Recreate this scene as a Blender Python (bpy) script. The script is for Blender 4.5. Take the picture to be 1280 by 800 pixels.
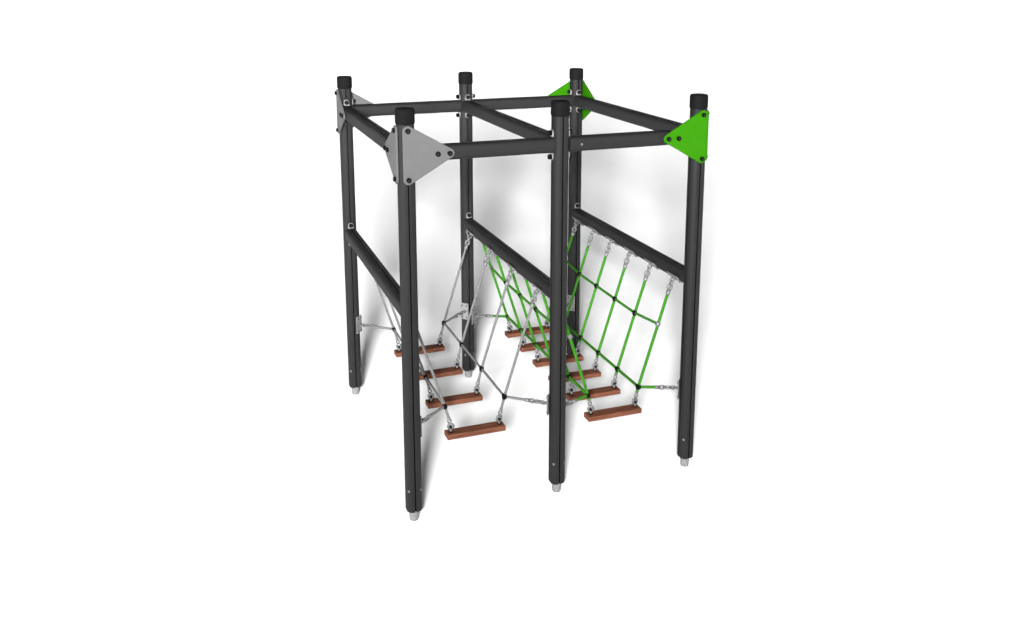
import bpy, bmesh, math, random
from mathutils import Vector, Matrix

random.seed(4)
scene = bpy.context.scene
col = scene.collection
for o in list(bpy.data.objects):
    bpy.data.objects.remove(o, do_unlink=True)

# ------------------------------------------------------------------ measured sizes (metres)
X = 0.8816          # post spacing across
Y = 1.7672          # post spacing front to back
HW = 0.045          # half width of the aluminium profile
GZ = -0.066         # ground level (the steel feet stand on it)
BEAM_Z = 2.055
RAIL_Z = 1.173

# ------------------------------------------------------------------ camera
cam_d = bpy.data.cameras.new("camera")
cam = bpy.data.objects.new("camera", cam_d)
col.objects.link(cam)
cam.location = (-1.1366, -4.7444, 2.9483)
cam.rotation_euler = (math.pi / 2 - 0.2008, 0, -0.3519)
cam_d.sensor_fit = 'HORIZONTAL'
cam_d.sensor_width = 36.0
cam_d.lens = 1.1689 * 1000 / 1280 * 36.0
cam_d.shift_x = -1.88 / 1280
cam_d.shift_y = -185.73 / 1280
cam_d.clip_start = 0.05
cam_d.clip_end = 500
scene.camera = cam

# ------------------------------------------------------------------ world, key light, exposure
world = bpy.data.worlds.new("World")
scene.world = world
world.use_nodes = True
bg = world.node_tree.nodes["Background"]
bg.inputs[0].default_value = (1, 1, 1, 1)
bg.inputs[1].default_value = 0.03

# one big round soft box in front of the frame, to the left of the camera
KEY_P = Vector((-2.7, -7.4, 4.0))
KEY_E = 7.55                       # how bright it makes a white card facing it
key_d = bpy.data.lights.new("soft_box", 'AREA')
key_d.shape = 'ELLIPSE'
key_d.size = 1.25
key_d.size_y = 3.6
key_d.energy = math.pi ** 2 * KEY_E
key_d.use_nodes = True
nt = key_d.node_tree
em = next(n for n in nt.nodes if n.type == 'EMISSION')
fo = nt.nodes.new("ShaderNodeLightFalloff")   # even light over the whole sweep
fo.inputs["Strength"].default_value = 1.0
nt.links.new(fo.outputs["Constant"], em.inputs["Strength"])
key = bpy.data.objects.new("soft_box", key_d)
col.objects.link(key)
key.location = KEY_P
key.rotation_euler = Vector((.44, .898, math.tan(math.radians(42)))).to_track_quat('-Z', 'Y').to_euler()

# two weak side fills added to lighten the faces, low to spare floor shadows
def fill(p, aim, size, e):
    d = bpy.data.lights.new("fill_panel", 'AREA')
    d.shape = 'SQUARE'
    d.size = size
    p = Vector(p); a = Vector(aim)
    d.energy = math.pi ** 2 * e * (p - a).length_squared / math.pi
    o = bpy.data.objects.new("fill_panel", d)
    col.objects.link(o)
    o.location = p
    o.rotation_euler = (a - p).to_track_quat('-Z', 'Y').to_euler()
fill((-9.5, -0.2, 0.7), (0.5, 0.9, 1.9), 1.3, 3.4)
fill((10.5, -4.5, 0.7), (1.0, 0.8, 1.9), 1.3, 1.2)

scene.view_settings.view_transform = 'Standard'
scene.view_settings.look = 'None'
scene.view_settings.exposure = 0.0
scene.view_settings.gamma = 1.0
scene.cycles.use_denoising = True
scene.cycles.max_bounces = 8

# ------------------------------------------------------------------ materials
def mat(name, color, rough=0.5, metal=0.0, spec=0.5):
    m = bpy.data.materials.new(name)
    m.use_nodes = True
    b = m.node_tree.nodes["Principled BSDF"]
    b.inputs["Base Color"].default_value = (*color, 1)
    b.inputs["Roughness"].default_value = rough
    b.inputs["Metallic"].default_value = metal
    b.inputs["Specular IOR Level"].default_value = spec
    return m

def vary(m, c0, c1, scale, stretch=(1, 1, 1), bump=0.0, detail=4.0, lo=0.3, hi=0.7):
    nt = m.node_tree
    b = nt.nodes["Principled BSDF"]
    tc = nt.nodes.new("ShaderNodeTexCoord")
    mp = nt.nodes.new("ShaderNodeMapping")
    mp.inputs["Scale"].default_value = stretch
    nz = nt.nodes.new("ShaderNodeTexNoise")
    nz.inputs["Scale"].default_value = scale
    nz.inputs["Detail"].default_value = detail
    rp = nt.nodes.new("ShaderNodeValToRGB")
    rp.color_ramp.elements[0].position = lo
    rp.color_ramp.elements[0].color = (*c0, 1)
    rp.color_ramp.elements[1].position = hi
    rp.color_ramp.elements[1].color = (*c1, 1)
    nt.links.new(tc.outputs["Object"], mp.inputs["Vector"])
    nt.links.new(mp.outputs["Vector"], nz.inputs["Vector"])
    nt.links.new(nz.outputs["Fac"], rp.inputs["Fac"])
    nt.links.new(rp.outputs["Color"], b.inputs["Base Color"])
    if bump:
        bp = nt.nodes.new("ShaderNodeBump")
        bp.inputs["Strength"].default_value = bump
        bp.inputs["Distance"].default_value = 0.002
        nt.links.new(nz.outputs["Fac"], bp.inputs["Height"])
        nt.links.new(bp.outputs["Normal"], b.inputs["Normal"])
    return m

M_profile = vary(mat("grey_powder_coat", (.02, .02, .02), .6, 0, .12), (.0090, .0090, .0090), (.0109, .0109, .0109), 60, (1, 1, .03), .05)
M_beam = vary(mat("grey_powder_coat_beam", (.02, .02, .02), .6, 0, .12), (.0090, .0090, .0090), (.0109, .0109, .0109), 60, (.03, 1, 1), .05)
M_cap = vary(mat("black_rubber", (.011, .011, .011), .75, 0, .05), (.0034, .0034, .0034), (.0044, .0044, .0044), 90, (1, 1, 1), .1)
M_bolt = mat("black_bolt", (.0022, .0022, .0022), .6, 0, .06)
M_slot_shade = mat("slot_shade", (.0018, .0018, .0018), .8, 0, .03)  # shade inside the grooves, put into the colour of their faces
M_rubber = mat("black_clamp", (.0020, .0020, .0020), .7, 0, .05)
M_grey = vary(mat("grey_panel", (.16, .16, .16), .55, 0, .1), (.070, .070, .070), (.075, .075, .075), 25)
M_green = vary(mat("green_panel", (.03, .19, .004), .55, 0, .05), (.0155, .104, .0004), (.0165, .110, .0006), 25)
M_steel = vary(mat("galvanised_steel", (.3, .3, .3), .5, .45, .4), (.098, .098, .099), (.135, .135, .136), 60, (1, 1, 1), .03)
M_foot = vary(mat("cast_foot", (.3, .3, .3), .6, .2, .4), (.12, .123, .122), (.17, .174, .173), 80, (1, 1, 1), .25)
M_plate = vary(mat("zinc_plate", (.15, .15, .15), .5, .2, .3), (.12, .12, .121), (.15, .15, .151), 50)
M_ring = mat("pale_washer", (.16, .16, .16), .45, .2, .5)

def rope_mat(name, c0, c1):
    m = mat(name, c0, .75, 0, .2)
    nt = m.node_tree
    b = nt.nodes["Principled BSDF"]
    uv = nt.nodes.new("ShaderNodeUVMap")
    wv = nt.nodes.new("ShaderNodeTexWave")
    wv.bands_direction = 'DIAGONAL'
    wv.inputs["Scale"].default_value = 1.0
    wv.inputs["Distortion"].default_value = .4
    rp = nt.nodes.new("ShaderNodeValToRGB")
    rp.color_ramp.elements[0].color = (*c0, 1)
    rp.color_ramp.elements[1].color = (*c1, 1)
    bp = nt.nodes.new("ShaderNodeBump")
    bp.inputs["Strength"].default_value = .5
    bp.inputs["Distance"].default_value = .002
    nt.links.new(uv.outputs["UV"], wv.inputs["Vector"])
    nt.links.new(wv.outputs["Fac"], rp.inputs["Fac"])
    nt.links.new(rp.outputs["Color"], b.inputs["Base Color"])
    nt.links.new(wv.outputs["Fac"], bp.inputs["Height"])
    nt.links.new(bp.outputs["Normal"], b.inputs["Normal"])
    return m

M_rope_grey = rope_mat("grey_rope", (.088, .088, .088), (.112, .112, .112))
M_rope_green = rope_mat("green_rope", (.0145, .100, .0008), (.0185, .120, .0016))

def wood_mat():
    m = mat("brown_wood", (.12, .04, .02), .65, 0, .08)
    nt = m.node_tree
    b = nt.nodes["Principled BSDF"]
    tc = nt.nodes.new("ShaderNodeTexCoord")
    oi = nt.nodes.new("ShaderNodeObjectInfo")
    ad = nt.nodes.new("ShaderNodeVectorMath"); ad.operation = 'MULTIPLY_ADD'
    mp = nt.nodes.new("ShaderNodeMapping")
    mp.inputs["Scale"].default_value = (2.5, 34, 34)
    nz = nt.nodes.new("ShaderNodeTexNoise")
    nz.inputs["Scale"].default_value = 2.2
    nz.inputs["Detail"].default_value = 6
    nz.inputs["Roughness"].default_value = .62
    nz.inputs["Distortion"].default_value = .6
    rp = nt.nodes.new("ShaderNodeValToRGB")
    rp.color_ramp.elements[0].position = .28
    rp.color_ramp.elements[0].color = (.046, .0168, .0088, 1)
    rp.color_ramp.elements[1].position = .72
    rp.color_ramp.elements[1].color = (.138, .055, .032, 1)
    e = rp.color_ramp.elements.new(.5)
    e.color = (.096, .035, .0195, 1)
    cx = nt.nodes.new("ShaderNodeCombineXYZ")
    nt.links.new(oi.outputs["Random"], cx.inputs[0])
    nt.links.new(oi.outputs["Random"], cx.inputs[1])
    ad.inputs[1].default_value = (7, 7, 7)
    nt.links.new(cx.outputs[0], ad.inputs[0])
    nt.links.new(tc.outputs["Object"], ad.inputs[2])
    nt.links.new(ad.outputs[0], mp.inputs["Vector"])
    nt.links.new(mp.outputs["Vector"], nz.inputs["Vector"])
    nt.links.new(nz.outputs["Fac"], rp.inputs["Fac"])
    nt.links.new(rp.outputs["Color"], b.inputs["Base Color"])
    bp = nt.nodes.new("ShaderNodeBump")
    bp.inputs["Strength"].default_value = .25
    bp.inputs["Distance"].default_value = .002
    nt.links.new(nz.outputs["Fac"], bp.inputs["Height"])
    nt.links.new(bp.outputs["Normal"], b.inputs["Normal"])
    return m
M_wood = wood_mat()

M_ground = vary(mat("white_studio_floor", (.85, .85, .85), .9, 0, .0), (.845, .845, .845), (.855, .855, .855), 3)

# ------------------------------------------------------------------ mesh helpers
class MB:
    """collects shapes into one mesh"""
    def __init__(self):
        self.bm = bmesh.new()
        self.uv = self.bm.loops.layers.uv.new("UVMap")
        self.mats = []
    def slot(self, m):
        if m not in self.mats:
            self.mats.append(m)
        return self.mats.index(m)
    def face(self, vs, k, smooth=True):
        try:
            f = self.bm.faces.new(vs)
        except ValueError:
            return None
        f.material_index = k
        f.smooth = smooth
        return f
    def rings(self, rings, m, caps=True, closed=False, smooth=True, slots=None):
        """skin a list of rings of points"""
        k = self.slot(m)
        ks = self.slot(M_slot_shade) if slots else k
        R = [[self.bm.verts.new(p) for p in r] for r in rings]
        n = len(R[0])
        pairs = list(zip(R[:-1], R[1:]))
        if closed:
            pairs.append((R[-1], R[0]))
        for i, (a, b) in enumerate(pairs):
            for j in range(n):
                j2 = (j + 1) % n
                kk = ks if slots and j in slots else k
                f = self.face((a[j], a[j2], b[j2], b[j]), kk, smooth)
                if f:
                    for lp, u in zip(f.loops, ((j / n, i), ((j + 1) / n, i), ((j + 1) / n, i + 1), (j / n, i + 1))):
                        lp[self.uv].uv = u
        if caps and not closed:
            self.face(R[0][::-1], k, False)
            self.face(R[-1], k, False)
    def extrude_profile(self, prof, zs, m, T=Matrix(), smooth=True, slots=None):
        """prof: 2-D points; zs: [(z, inset scale)...] stacked along local z"""
        self.rings([[T @ Vector((x * s, y * s, z)) for x, y in prof] for z, s in zs], m, True, False, smooth, slots)
    def tube(self, pts, r, m, n=10, twist=True):
        pts = [Vector(p) for p in pts]
        rings = []
        prev = None
        for i, p in enumerate(pts):
            d = (pts[min(i + 1, len(pts) - 1)] - pts[max(i - 1, 0)]).normalized()
            if prev is None:
                u = d.orthogonal().normalized()
            else:
                u = (prev - d * prev.dot(d)).normalized()
            prev = u
            v = d.cross(u)
            rings.append([p + (u * math.cos(2 * math.pi * j / n) + v * math.sin(2 * math.pi * j / n)) * r for j in range(n)])
        self.rings(rings, m)
    def cyl(self, a, b, r, m, n=16, bev=0.0, r2=None):
        a = Vector(a); b = Vector(b)
        d = b - a; L = d.length
        T = Matrix.Translation(a) @ d.to_track_quat('Z', 'Y').to_matrix().to_4x4()
        r2 = r if r2 is None else r2
        c = [(math.cos(2 * math.pi * j / n), math.sin(2 * math.pi * j / n)) for j in range(n)]
        if bev:
            st = [(0, r), (L - bev, r2), (L - bev * .35, r2 - bev * .3), (L, r2 - bev)]
        else:
            st = [(0, r), (L, r2)]
        self.rings([[T @ Vector((x * q, y * q, z)) for x, y in c] for z, q in st], m)
    def torus(self, c, R, r, m, T=None, n=20, k=8, sx=1.0):
        """ring in the local xz plane (axis y)"""
        T = T or Matrix()
        rings = []
        for i in range(n):
            a = 2 * math.pi * i / n
            o = Vector((math.cos(a) * R * sx, 0, math.sin(a) * R))
            e = Vector((math.cos(a), 0, math.sin(a)))
            rings.append([T @ (Vector(c) + o + e * r * math.cos(2 * math.pi * j / k) + Vector((0, 1, 0)) * r * math.sin(2 * math.pi * j / k)) for j in range(k)])
        self.rings(rings, m, False, True)
    def rbox(self, sx, sy, sz, m, T=Matrix(), bev=0.003, seg=2):
        b2 = bmesh.new()
        bmesh.ops.create_cube(b2, size=1.0)
        for v in b2.verts:
            v.co = Vector((v.co.x * sx, v.co.y * sy, v.co.z * sz))
        if bev:
            bmesh.ops.bevel(b2, geom=b2.edges[:], offset=bev, segments=seg, profile=.5, affect='EDGES')
        k = self.slot(m)
        mp = {v: self.bm.verts.new(T @ v.co) for v in b2.verts}
        for f in b2.faces:
            self.face([mp[v] for v in f.verts], k, False)
        b2.free()
    def mesh(self, name):
        bmesh.ops.recalc_face_normals(self.bm, faces=self.bm.faces[:])
        me = bpy.data.meshes.new(name)
        self.bm.to_mesh(me)
        self.bm.free()
        for m in self.mats:
            me.materials.append(m)
        return me

WORLD = {}
def put(name, mesh, T=Matrix(), parent=None, label=None):
    o = bpy.data.objects.new(name, mesh)
    col.objects.link(o)
    WORLD[o] = T.copy()
    if parent is not None:
        o.parent = parent
        o.matrix_local = WORLD[parent].inverted() @ T
    else:
        o.matrix_local = T
    if label:
        o["label"] = label
    return o

def thing(name, label, cat, loc, group=None):
    o = put(name, None, Matrix.Translation(loc))
    o.empty_display_size = .1
    o["label"] = label
    o["category"] = cat
    if group:
        o["group"] = group
    return o

def frame_axes(ax, ay, az, loc):
    M = Matrix.Identity(4)
    for i, a in enumerate((ax, ay, az)):
        a = Vector(a)
        M[0][i], M[1][i], M[2][i] = a.x, a.y, a.z
    M[0][3], M[1][3], M[2][3] = loc
    return M

SLOTS = set()
# rounded square profile with a groove in the middle of the chosen sides
def profile(hw, R, grooves=(0, 1, 2, 3), gw=.0035, gd=.011, seg=7):
    pts = []
    SLOTS.clear()
    for s in range(4):
        a0 = s * math.pi / 2
        c, sn = math.cos(a0), math.sin(a0)
        rot = lambda x, y: (x * c - y * sn, x * sn + y * c)
        # side s: face at local +x, running from -y to +y
        if s in grooves:
            SLOTS.update((len(pts), len(pts) + 1, len(pts) + 2))
            for p in ((hw, -gw), (hw - gd, -gw), (hw - gd, gw), (hw, gw)):
                pts.append(rot(*p))
        else:
            pts.append(rot(hw, 0))
        for i in range(seg + 1):
            t = i / seg * math.pi / 2
            pts.append(rot(hw - R + R * math.cos(t), hw - R + R * math.sin(t)))
    return pts

def auto_flat_groove(me, ang=40):
    """sharp edges where faces meet steeply so the long profile shades cleanly"""
    bm = bmesh.new(); bm.from_mesh(me)
    for e in bm.edges:
        if len(e.link_faces) == 2 and e.calc_face_angle(0) > math.radians(ang):
            e.smooth = False
    bm.to_mesh(me); bm.free()

# ------------------------------------------------------------------ setting: white studio floor sweeping up into a white backdrop
def build_ground():
    b = MB()
    k = b.slot(M_ground)
    ys, zs = [-30, -10, 0, 2, 3], [GZ] * 5
    SL = math.radians(9.5)          # the floor sweeps up into a gently rising backdrop
    R = 62.0
    for i in range(1, 25):
        t = i / 24 * SL
        ys.append(3 + R * math.sin(t)); zs.append(GZ + R - R * math.cos(t))
    y1, z1 = ys[-1], zs[-1]
    for i in range(1, 9):
        t = SL + i / 8 * math.radians(15)
        ys.append(y1 + 22 * (math.sin(t) - math.sin(SL))); zs.append(z1 - 22 * (math.cos(t) - math.cos(SL)))
    ys.append(ys[-1] + 12); zs.append(zs[-1] + 12 * math.tan(SL + math.radians(15)))
    vv = []
    c, s = math.cos(-.3519), math.sin(-.3519)
    for y, z in zip(ys, zs):
        vv.append([b.bm.verts.new((x * c - y * s, x * s + y * c, z)) for x in (-40, -15, 0, 15, 40)])
    for a, bb in zip(vv[:-1], vv[1:]):
        for i in range(4):
            b.face((a[i], a[i + 1], bb[i + 1], bb[i]), k, True)
    o = put("ground", b.mesh("ground"))
    o["kind"] = "structure"
    o["label"] = "seamless white studio floor under the climbing frame"
build_ground()

# ------------------------------------------------------------------ the climbing frame
frame = thing("climbing_frame", "dark grey six post climbing frame with grey and green corner plates", "climbing frame", (X, Y / 2, GZ))

# shared meshes
def mk_post():
    b = MB()
    pr = profile(.0448, .031)
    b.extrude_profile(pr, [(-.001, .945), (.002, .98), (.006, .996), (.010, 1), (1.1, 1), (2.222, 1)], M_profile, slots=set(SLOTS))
    me = b.mesh("post"); auto_flat_groove(me); return me
def mk_cap():
    b = MB()
    pr = profile(.0505, .042, ())
    b.extrude_profile(pr, [(2.216, .93), (2.222, .985), (2.230, 1), (2.285, 1), (2.2935, .975), (2.298, .92), (2.300, .80)], M_cap)
    me = b.mesh("cap"); auto_flat_groove(me, 50); return me
def mk_foot():
    b = MB()
    n = 10
    c = [(math.cos(2 * math.pi * (j + .5) / n), math.sin(2 * math.pi * (j + .5) / n)) for j in range(n)]
    b.rings([[(x * r, y * r, z) for x, y in c] for z, r in [(GZ, .0240), (GZ + .006, .0262), (-.012, .0285), (-.012, .0285)]][:3], M_foot, smooth=False)
    b.cyl((0, 0, -.0125), (0, 0, -.0015), .031, M_ring, 24)
    return b.mesh("foot")
def mk_screw():
    b = MB()
    b.cyl((0, 0, 0), (0, 0, .004), .0075, M_steel, 12, .0015)
    return b.mesh("screw")
def mk_bolt(r=.0138, h=.012):
    b = MB()
    b.cyl((0, 0, 0), (0, 0, h), r, M_bolt, 20, .003)
    b.cyl((0, 0, h), (0, 0, h + .0006), r * .42, M_profile, 6)
    return b.mesh("bolt")
def mk_beam(L, up_groove=True):
    """beam along local x from 0 to L, centred on the axis"""
    b = MB()
    pr = profile(.0418, .0235, (1, 3), .0028, .006)
    T = frame_axes((0, 1, 0), (0, 0, 1), (1, 0, 0), (0, 0, 0))
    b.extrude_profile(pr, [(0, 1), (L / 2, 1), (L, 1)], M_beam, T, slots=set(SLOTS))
    me = b.mesh("beam"); auto_flat_groove(me); return me
def mk_end_plate():
    """pale connector plate on a post face (local x outwards, z up) with a black bolt above and below the beam"""
    b = MB()
    k = 12
    pts = [(-.0195, .046), (.0195, .046)]
    for i in range(k + 1):
        t = math.pi * i / k
        pts.append((.0195 * math.cos(t), .0665 + .0195 * math.sin(t)))
    b.rings([[(x, p[0] * q, p[1] * (1 if q == 1 else .998)) for p in pts] for x, q in ((.0, 1), (.0045, 1), (.006, .97))], M_ring)
    me = b.mesh("end_plate"); auto_flat_groove(me, 30); return me
def mk_corner_plate(m):
    """triangular plate in the local xz plane, thickness along y; post axis at x=0, tip towards +x"""
    b = MB()
    cs = [((0, -.13), .0265), ((.2255, 0), .0265), ((0, .13), .0265)]
    pts = []
    for i, (c, r) in enumerate(cs):
        p0 = cs[i - 1][0]; p1 = cs[(i + 1) % 3][0]
        a0 = math.atan2(c[1] - p0[1], c[0] - p0[0]) - math.pi / 2
        a1 = math.atan2(p1[1] - c[1], p1[0] - c[0]) - math.pi / 2
        while a1 < a0:
            a1 += 2 * math.pi
        for j in range(11):
            a = a0 + (a1 - a0) * j / 10
            pts.append((c[0] + r * math.cos(a), c[1] + r * math.sin(a)))
    cx = sum(p[0] for p in pts) / len(pts)
    def ring(y, ins):
        out = []
        n = len(pts)
        for i, p in enumerate(pts):
            q0 = Vector(pts[i - 1]); q1 = Vector(pts[(i + 1) % n])
            t = (q1 - q0).normalized(); nrm = Vector((t.y, -t.x))
            out.append((p[0] - nrm.x * ins, y, p[1] - nrm.y * ins))
        return out
    b.rings([ring(0, .001), ring(.001, 0), ring(.009, 0), ring(.0105, .0012), ring(.011, .003)], m)
    me = b.mesh("corner_plate"); auto_flat_groove(me, 35); return me
def mk_rope_plate():
    """small steel plate: local x across, y along the profile, z outwards, with four bolts and an eye"""
    b = MB()
    b.rbox(.064, .128, .006, M_plate, Matrix.Translation((0, 0, .003)), .002)
    for sx in (-1, 1):
        for sy in (-1, 1):
            b.cyl((sx * .019, sy * .046, .006), (sx * .019, sy * .046, .010), .0075, M_steel, 10)
            b.cyl((sx * .019, sy * .046, .010), (sx * .019, sy * .046, .012), .0045, M_bolt, 8)
    b.cyl((0, 0, .006), (0, 0, .014), .012, M_steel, 12, .003)
    b.torus((0, 0, .026), .0135, .0048, M_steel)
    return b.mesh("rope_plate")

me_post, me_cap, me_foot, me_screw = mk_post(), mk_cap(), mk_foot(), mk_screw()
me_bolt, me_bolt_small = mk_bolt(), mk_bolt(.0145, .018)
me_end = mk_end_plate()
me_cp_grey, me_cp_green = mk_corner_plate(M_grey), mk_corner_plate(M_green)
me_rp = mk_rope_plate()
GAP = HW + .0012
me_beam_x, me_beam_y = mk_beam(X - 2 * GAP), mk_beam(Y - 2 * GAP)

posts = {}
for ix in range(3):
    for iy in range(2):
        P = Vector((ix * X, iy * Y, 0))
        po = put("post", me_post, Matrix.Translation(P), frame)
        posts[ix, iy] = po
        put("cap", me_cap, Matrix.Translation(P), po)
        put("foot", me_foot, Matrix.Translation(P), po, "pale grey metal foot")
        for sx in (-1, 1):
            n = Vector((sx, -1, 0)).normalized()
            T = frame_axes(Vector((0, 0, 1)).cross(n), (0, 0, 1), n, P + n * .0473 + Vector((0, 0, .131)))
            put("screw", me_screw, T, po)

def bolt_on(parent, p, n, me):
    n = Vector(n)
    T = Matrix.Translation(p) @ n.to_track_quat('Z', 'Y').to_matrix().to_4x4()
    put("bolt", me, T, parent)

def bar(name, p0, d, mesh, z, reach):
    d = Vector(d)
    o = put(name, mesh, frame_axes(d, Vector((0, 0, 1)).cross(d), (0, 0, 1), Vector(p0) + d * GAP + Vector((0, 0, z))), frame)
    for e, q in ((d, Vector(p0)), (-d, Vector(p0) + d * reach)):
        for s in (-1, 1):
            up = Vector((0, 0, s))
            put("end_plate", me_end, frame_axes(e, up.cross(e), up, q + e * GAP + Vector((0, 0, z))), o, "pale connector plate")
            bolt_on(o, q + e * (GAP + .006) + Vector((0, 0, z + s * .068)), e, me_bolt_small)
    return o

for iy in range(2):
    for ix in range(2):
        b_ = bar("top_beam", (ix * X, iy * Y, 0), (1, 0, 0), me_beam_x, BEAM_Z, X)
        if iy == 0 and ix == 1:
            put("screw", me_screw, frame_axes((1, 0, 0), (0, 0, 1), (0, -1, 0), (.9952, -.0438, 2.055)), b_)
rails = []
for ix in range(3):
    bar("top_beam", (ix * X, 0, 0), (0, 1, 0), me_beam_y, BEAM_Z, Y)
    rails.append(bar("rail", (ix * X, 0, 0), (0, 1, 0), me_beam_y, RAIL_Z, Y))

# triangular corner plates on the outer faces of the four corner posts
def corner_plate(P, along, out, mesh, label):
    along, out = Vector(along), Vector(out)
    T = frame_axes(along, out, (0, 0, 1), Vector(P) + out * (HW + .0012) + Vector((0, 0, BEAM_Z)))
    o = put("corner_plate", mesh, T, frame, label)
    for x, z in ((0, .13), (0, -.13), (.16, 0), (.2255, 0)):
        bolt_on(o, T @ Vector((x, .011, z)), out, me_bolt)
for (ix, sx) in ((0, -1), (2, 1)):
    m_, lb = (me_cp_grey, "light grey triangular corner plate") if ix == 0 else (me_cp_green, "bright green triangular corner plate")
    for (iy, sy) in ((0, -1), (1, 1)):
        P = (ix * X, iy * Y, 0)
        corner_plate(P, (-sx, 0, 0), (0, sy, 0), m_, lb)
        corner_plate(P, (0, -sy, 0), (sx, 0, 0), m_, lb)

# ------------------------------------------------------------------ rope nets
def seg_pts(a, b, step=.012):
    a, b = Vector(a), Vector(b)
    n = max(2, int((b - a).length / step))
    return [a.lerp(b, i / n) for i in range(n + 1)]

def rope_mesh(a, b, r, m):
    mb = MB()
    mb.tube(seg_pts(a, b), r, m, 10)
    return mb.mesh("rope")

def mk_knot():
    b = MB()
    b.rbox(.026, .030, .026, M_rubber, Matrix(), .007, 2)
    b.cyl((0, -.0175, 0), (0, .0175, 0), .0115, M_rubber, 12)
    b.cyl((0, 0, -.0165), (0, 0, .0165), .0115, M_rubber, 12)
    return b.mesh("knot")
me_knot = mk_knot()
def mk_hook(L):
    """chain of shackle, thimble eye and ferrule along local z, from the eye (z=0) to the rope (z=L)"""
    b = MB()
    R90 = Matrix.Rotation(math.pi / 2, 4, 'Z')
    b.torus((0, 0, .016), .0150, .0062, M_steel, R90, sx=.70)
    b.torus((0, 0, .043), .0170, .0072, M_steel, sx=.80)
    b.cyl((0, 0, .060), (0, 0, L), .0128, M_steel, 14, .003)
    b.cyl((0, 0, .051), (0, 0, .0575), .0085, M_steel, 12)
    return b.mesh("shackle")
me_hook = mk_hook(.092)
def mk_turnbuckle(L):
    b = MB()
    R90 = Matrix.Rotation(math.pi / 2, 4, 'Z')
    b.torus((0, 0, .012), .0130, .0055, M_steel, R90, sx=.7)
    b.torus((0, 0, .046), .025, .0072, M_steel, sx=.5)
    b.torus((0, 0, .080), .0150, .0062, M_steel, R90, sx=.7)
    b.cyl((0, 0, .092), (0, 0, L), .0112, M_steel, 14, .002)
    b.cyl((0, 0, .086), (0, 0, .0935), .008, M_steel, 12)
    return b.mesh("shackle")
me_turn = mk_turnbuckle(.122)
def mk_ferrule(R=.0125, L=.034):
    b = MB()
    c = [(math.cos(2 * math.pi * j / 14), math.sin(2 * math.pi * j / 14)) for j in range(14)]
    b.rings([[(x * r, y * r, z) for x, y in c] for z, r in ((-L / 2, R * .8), (-L / 2 + .004, R), (L / 2 - .004, R), (L / 2, R * .8))], M_steel)
    return b.mesh("ferrule")
def mk_thimble():
    b = MB()
    b.torus((0, 0, .006), .0115, .0048, M_steel, None, 18, 8, .85)
    b.cyl((0, 0, -.020), (0, 0, -.003), .0100, M_steel, 14, .002)
    return b.mesh("ferrule")
me_ferrule = mk_thimble()
me_collar = mk_ferrule(.0155, .026)

def align(p, d, up=Vector((0, 1, 0))):
    """matrix with local z along d and local y as close as can be to up"""
    d = Vector(d).normalized()
    x = up.cross(d).normalized()
    return frame_axes(x, d.cross(x), d, p)

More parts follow.
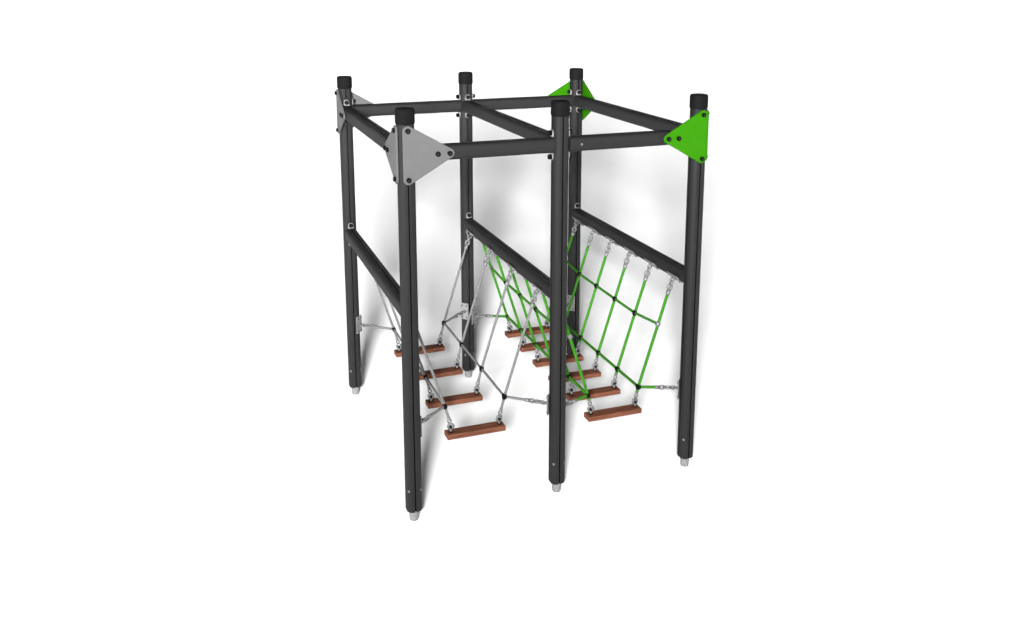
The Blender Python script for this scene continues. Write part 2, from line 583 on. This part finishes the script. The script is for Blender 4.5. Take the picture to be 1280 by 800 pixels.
def rope_net(ix, side, n, green, label):
    """ix: which rail; side: +1 when the net is on the +x side of its steps"""
    cx = (ix - side * .5) * X
    rail = rails[ix]
    half = X / 2
    if green:
        r, m, zl, ol = .0095, M_rope_green, .445, .174
    else:
        r, m, zl, ol = .0080, M_rope_grey, .487, .187
    ys = [Y / (2 * n) * (2 * k + 1) for k in range(n)]
    net = thing("rope_net", label, "rope net", (cx + side * ol, Y / 2, zl), "rope nets carrying the wooden steps")
    nrm = Vector((-side, 0, -1)).normalized()
    low = lambda y: Vector((cx + side * ol, y, zl))
    eye = lambda y: Vector((cx + side * .1525, y, .358))
    mid = lambda y: Vector((cx + side * .2925, y, .819))
    def on_line(y, z):     # the upper rope runs from the rail eye to the low knot
        a = Vector((ix * X - side * (.0565), y, RAIL_Z - .0565)); b = low(y)
        t = (a.z - z) / (a.z - b.z)
        return a.lerp(b, t)
    for y in ys:
        c = Vector((ix * X, y, RAIL_Z)) + nrm * .0445
        put("rope_plate", me_rp, frame_axes(Vector((0, 1, 0)).cross(nrm), (0, 1, 0), nrm, c), rail)
        top = c + nrm * .030
        lo = low(y)
        d = (lo - top).normalized()
        put("shackle", me_hook, align(top, d), net)
        put("rope", rope_mesh(top + d * .088, lo, r, m), Matrix(), net)
        put("knot", me_knot, align(lo, d), net)
        e = eye(y)
        d2 = (e - lo).normalized()
        put("rope", rope_mesh(lo, e - d2 * .045, r, m), Matrix(), net)
        put("ferrule", me_ferrule, align(e - d2 * .036, d2), net)
    # low cross rope, carried on to the posts at both ends
    put("rope", rope_mesh(low(ys[0]), low(ys[-1]), r, m), Matrix(), net)
    for iy, y in ((0, ys[0]), (1, ys[-1])):
        sy = -1 if iy else 1
        pn = Vector((-side, sy, 0)).normalized()
        pc = Vector((ix * X, iy * Y, zl)) + pn * .0495
        put("rope_plate", me_rp, frame_axes(Vector((0, 0, 1)).cross(pn), (0, 0, 1), pn, pc), posts[ix, iy])
        a = pc + pn * .032
        lo = low(y)
        d = (lo - a).normalized()
        put("shackle", me_turn, align(a, d, Vector((0, 0, 1))), net)
        put("rope", rope_mesh(a + d * .118, lo, r, m), Matrix(), net)
    if green:
        pts = []
        for i, y in enumerate(ys):
            p = on_line(y, .819 if 0 < i < n - 1 else .846)
            pts.append(p)
            if 0 < i < n - 1:
                put("knot", me_knot, align(p, Vector((side * .30, 0, 1))), net)
            else:
                put("collar", me_collar, align(p, low(y) - p), net)
        mb = MB()
        path = []
        for a, b in zip(pts[:-1], pts[1:]):
            path += seg_pts(a, b)[:-1]
        path.append(pts[-1])
        mb.tube(path, r * .95, m, 10)
        put("rope", mb.mesh("rope"), Matrix(), net)
    return net

rope_net(0, -1, 4, False, "grey rope net hung from the leftmost rail, beside the light grey plates")
rope_net(1, 1, 4, False, "grey rope net hung from the middle rail between the two lanes")
rope_net(1, -1, 6, True, "green rope net hung behind the middle rail")
rope_net(2, 1, 6, True, "green rope net hung from the rail by the green plates")

# ------------------------------------------------------------------ wooden steps
def mk_step():
    b = MB()
    b.rbox(.365, .080, .0325, M_wood, Matrix(), .0045, 2)
    return b.mesh("board")
me_step = mk_step()
def mk_eye():
    """eye bolt standing on the board: stem, collar and ring in the cross plane"""
    b = MB()
    b.cyl((0, 0, 0), (0, 0, .004), .0135, M_bolt, 16)
    b.cyl((0, 0, .004), (0, 0, .020), .0062, M_ring, 10)
    b.torus((0, 0, .036), .0160, .0074, M_steel)
    b.cyl((0, -.010, .031), (0, .010, .031), .0075, M_bolt, 12)
    return b.mesh("eye_bolt")
me_eye = mk_eye()

def step(cx, y, label, group):
    zc = .283 + .0325 / 2
    t = thing("wooden_step", label, "wooden step", (cx, y, zc), group)
    put("board", me_step, Matrix.Translation((cx, y, zc)), t)
    for s in (-1, 1):
        put("eye_bolt", me_eye, Matrix.Translation((cx + s * .1525, y, .283 + .0325)) @ Matrix.Rotation(s * .25, 4, 'Z'), t)

ord4 = ["nearest the front of the four brown wooden steps on grey ropes",
        "second from the front of the four brown wooden steps on grey ropes",
        "third from the front of the four brown wooden steps on grey ropes",
        "rearmost of the four brown wooden steps on grey ropes"]
for k in range(4):
    step(.5 * X, Y / 8 * (2 * k + 1), ord4[k], "wooden steps hung on grey ropes")
ord6 = ["nearest the front of the six brown wooden steps on green ropes",
        "second from the front of the six brown wooden steps on green ropes",
        "third from the front of the six brown wooden steps on green ropes",
        "fourth from the front of the six brown wooden steps on green ropes",
        "second from the back of the six brown wooden steps on green ropes",
        "rearmost of the six brown wooden steps on green ropes"]
for k in range(6):
    step(1.5 * X, Y / 12 * (2 * k + 1), ord6[k], "wooden steps hung on green ropes")
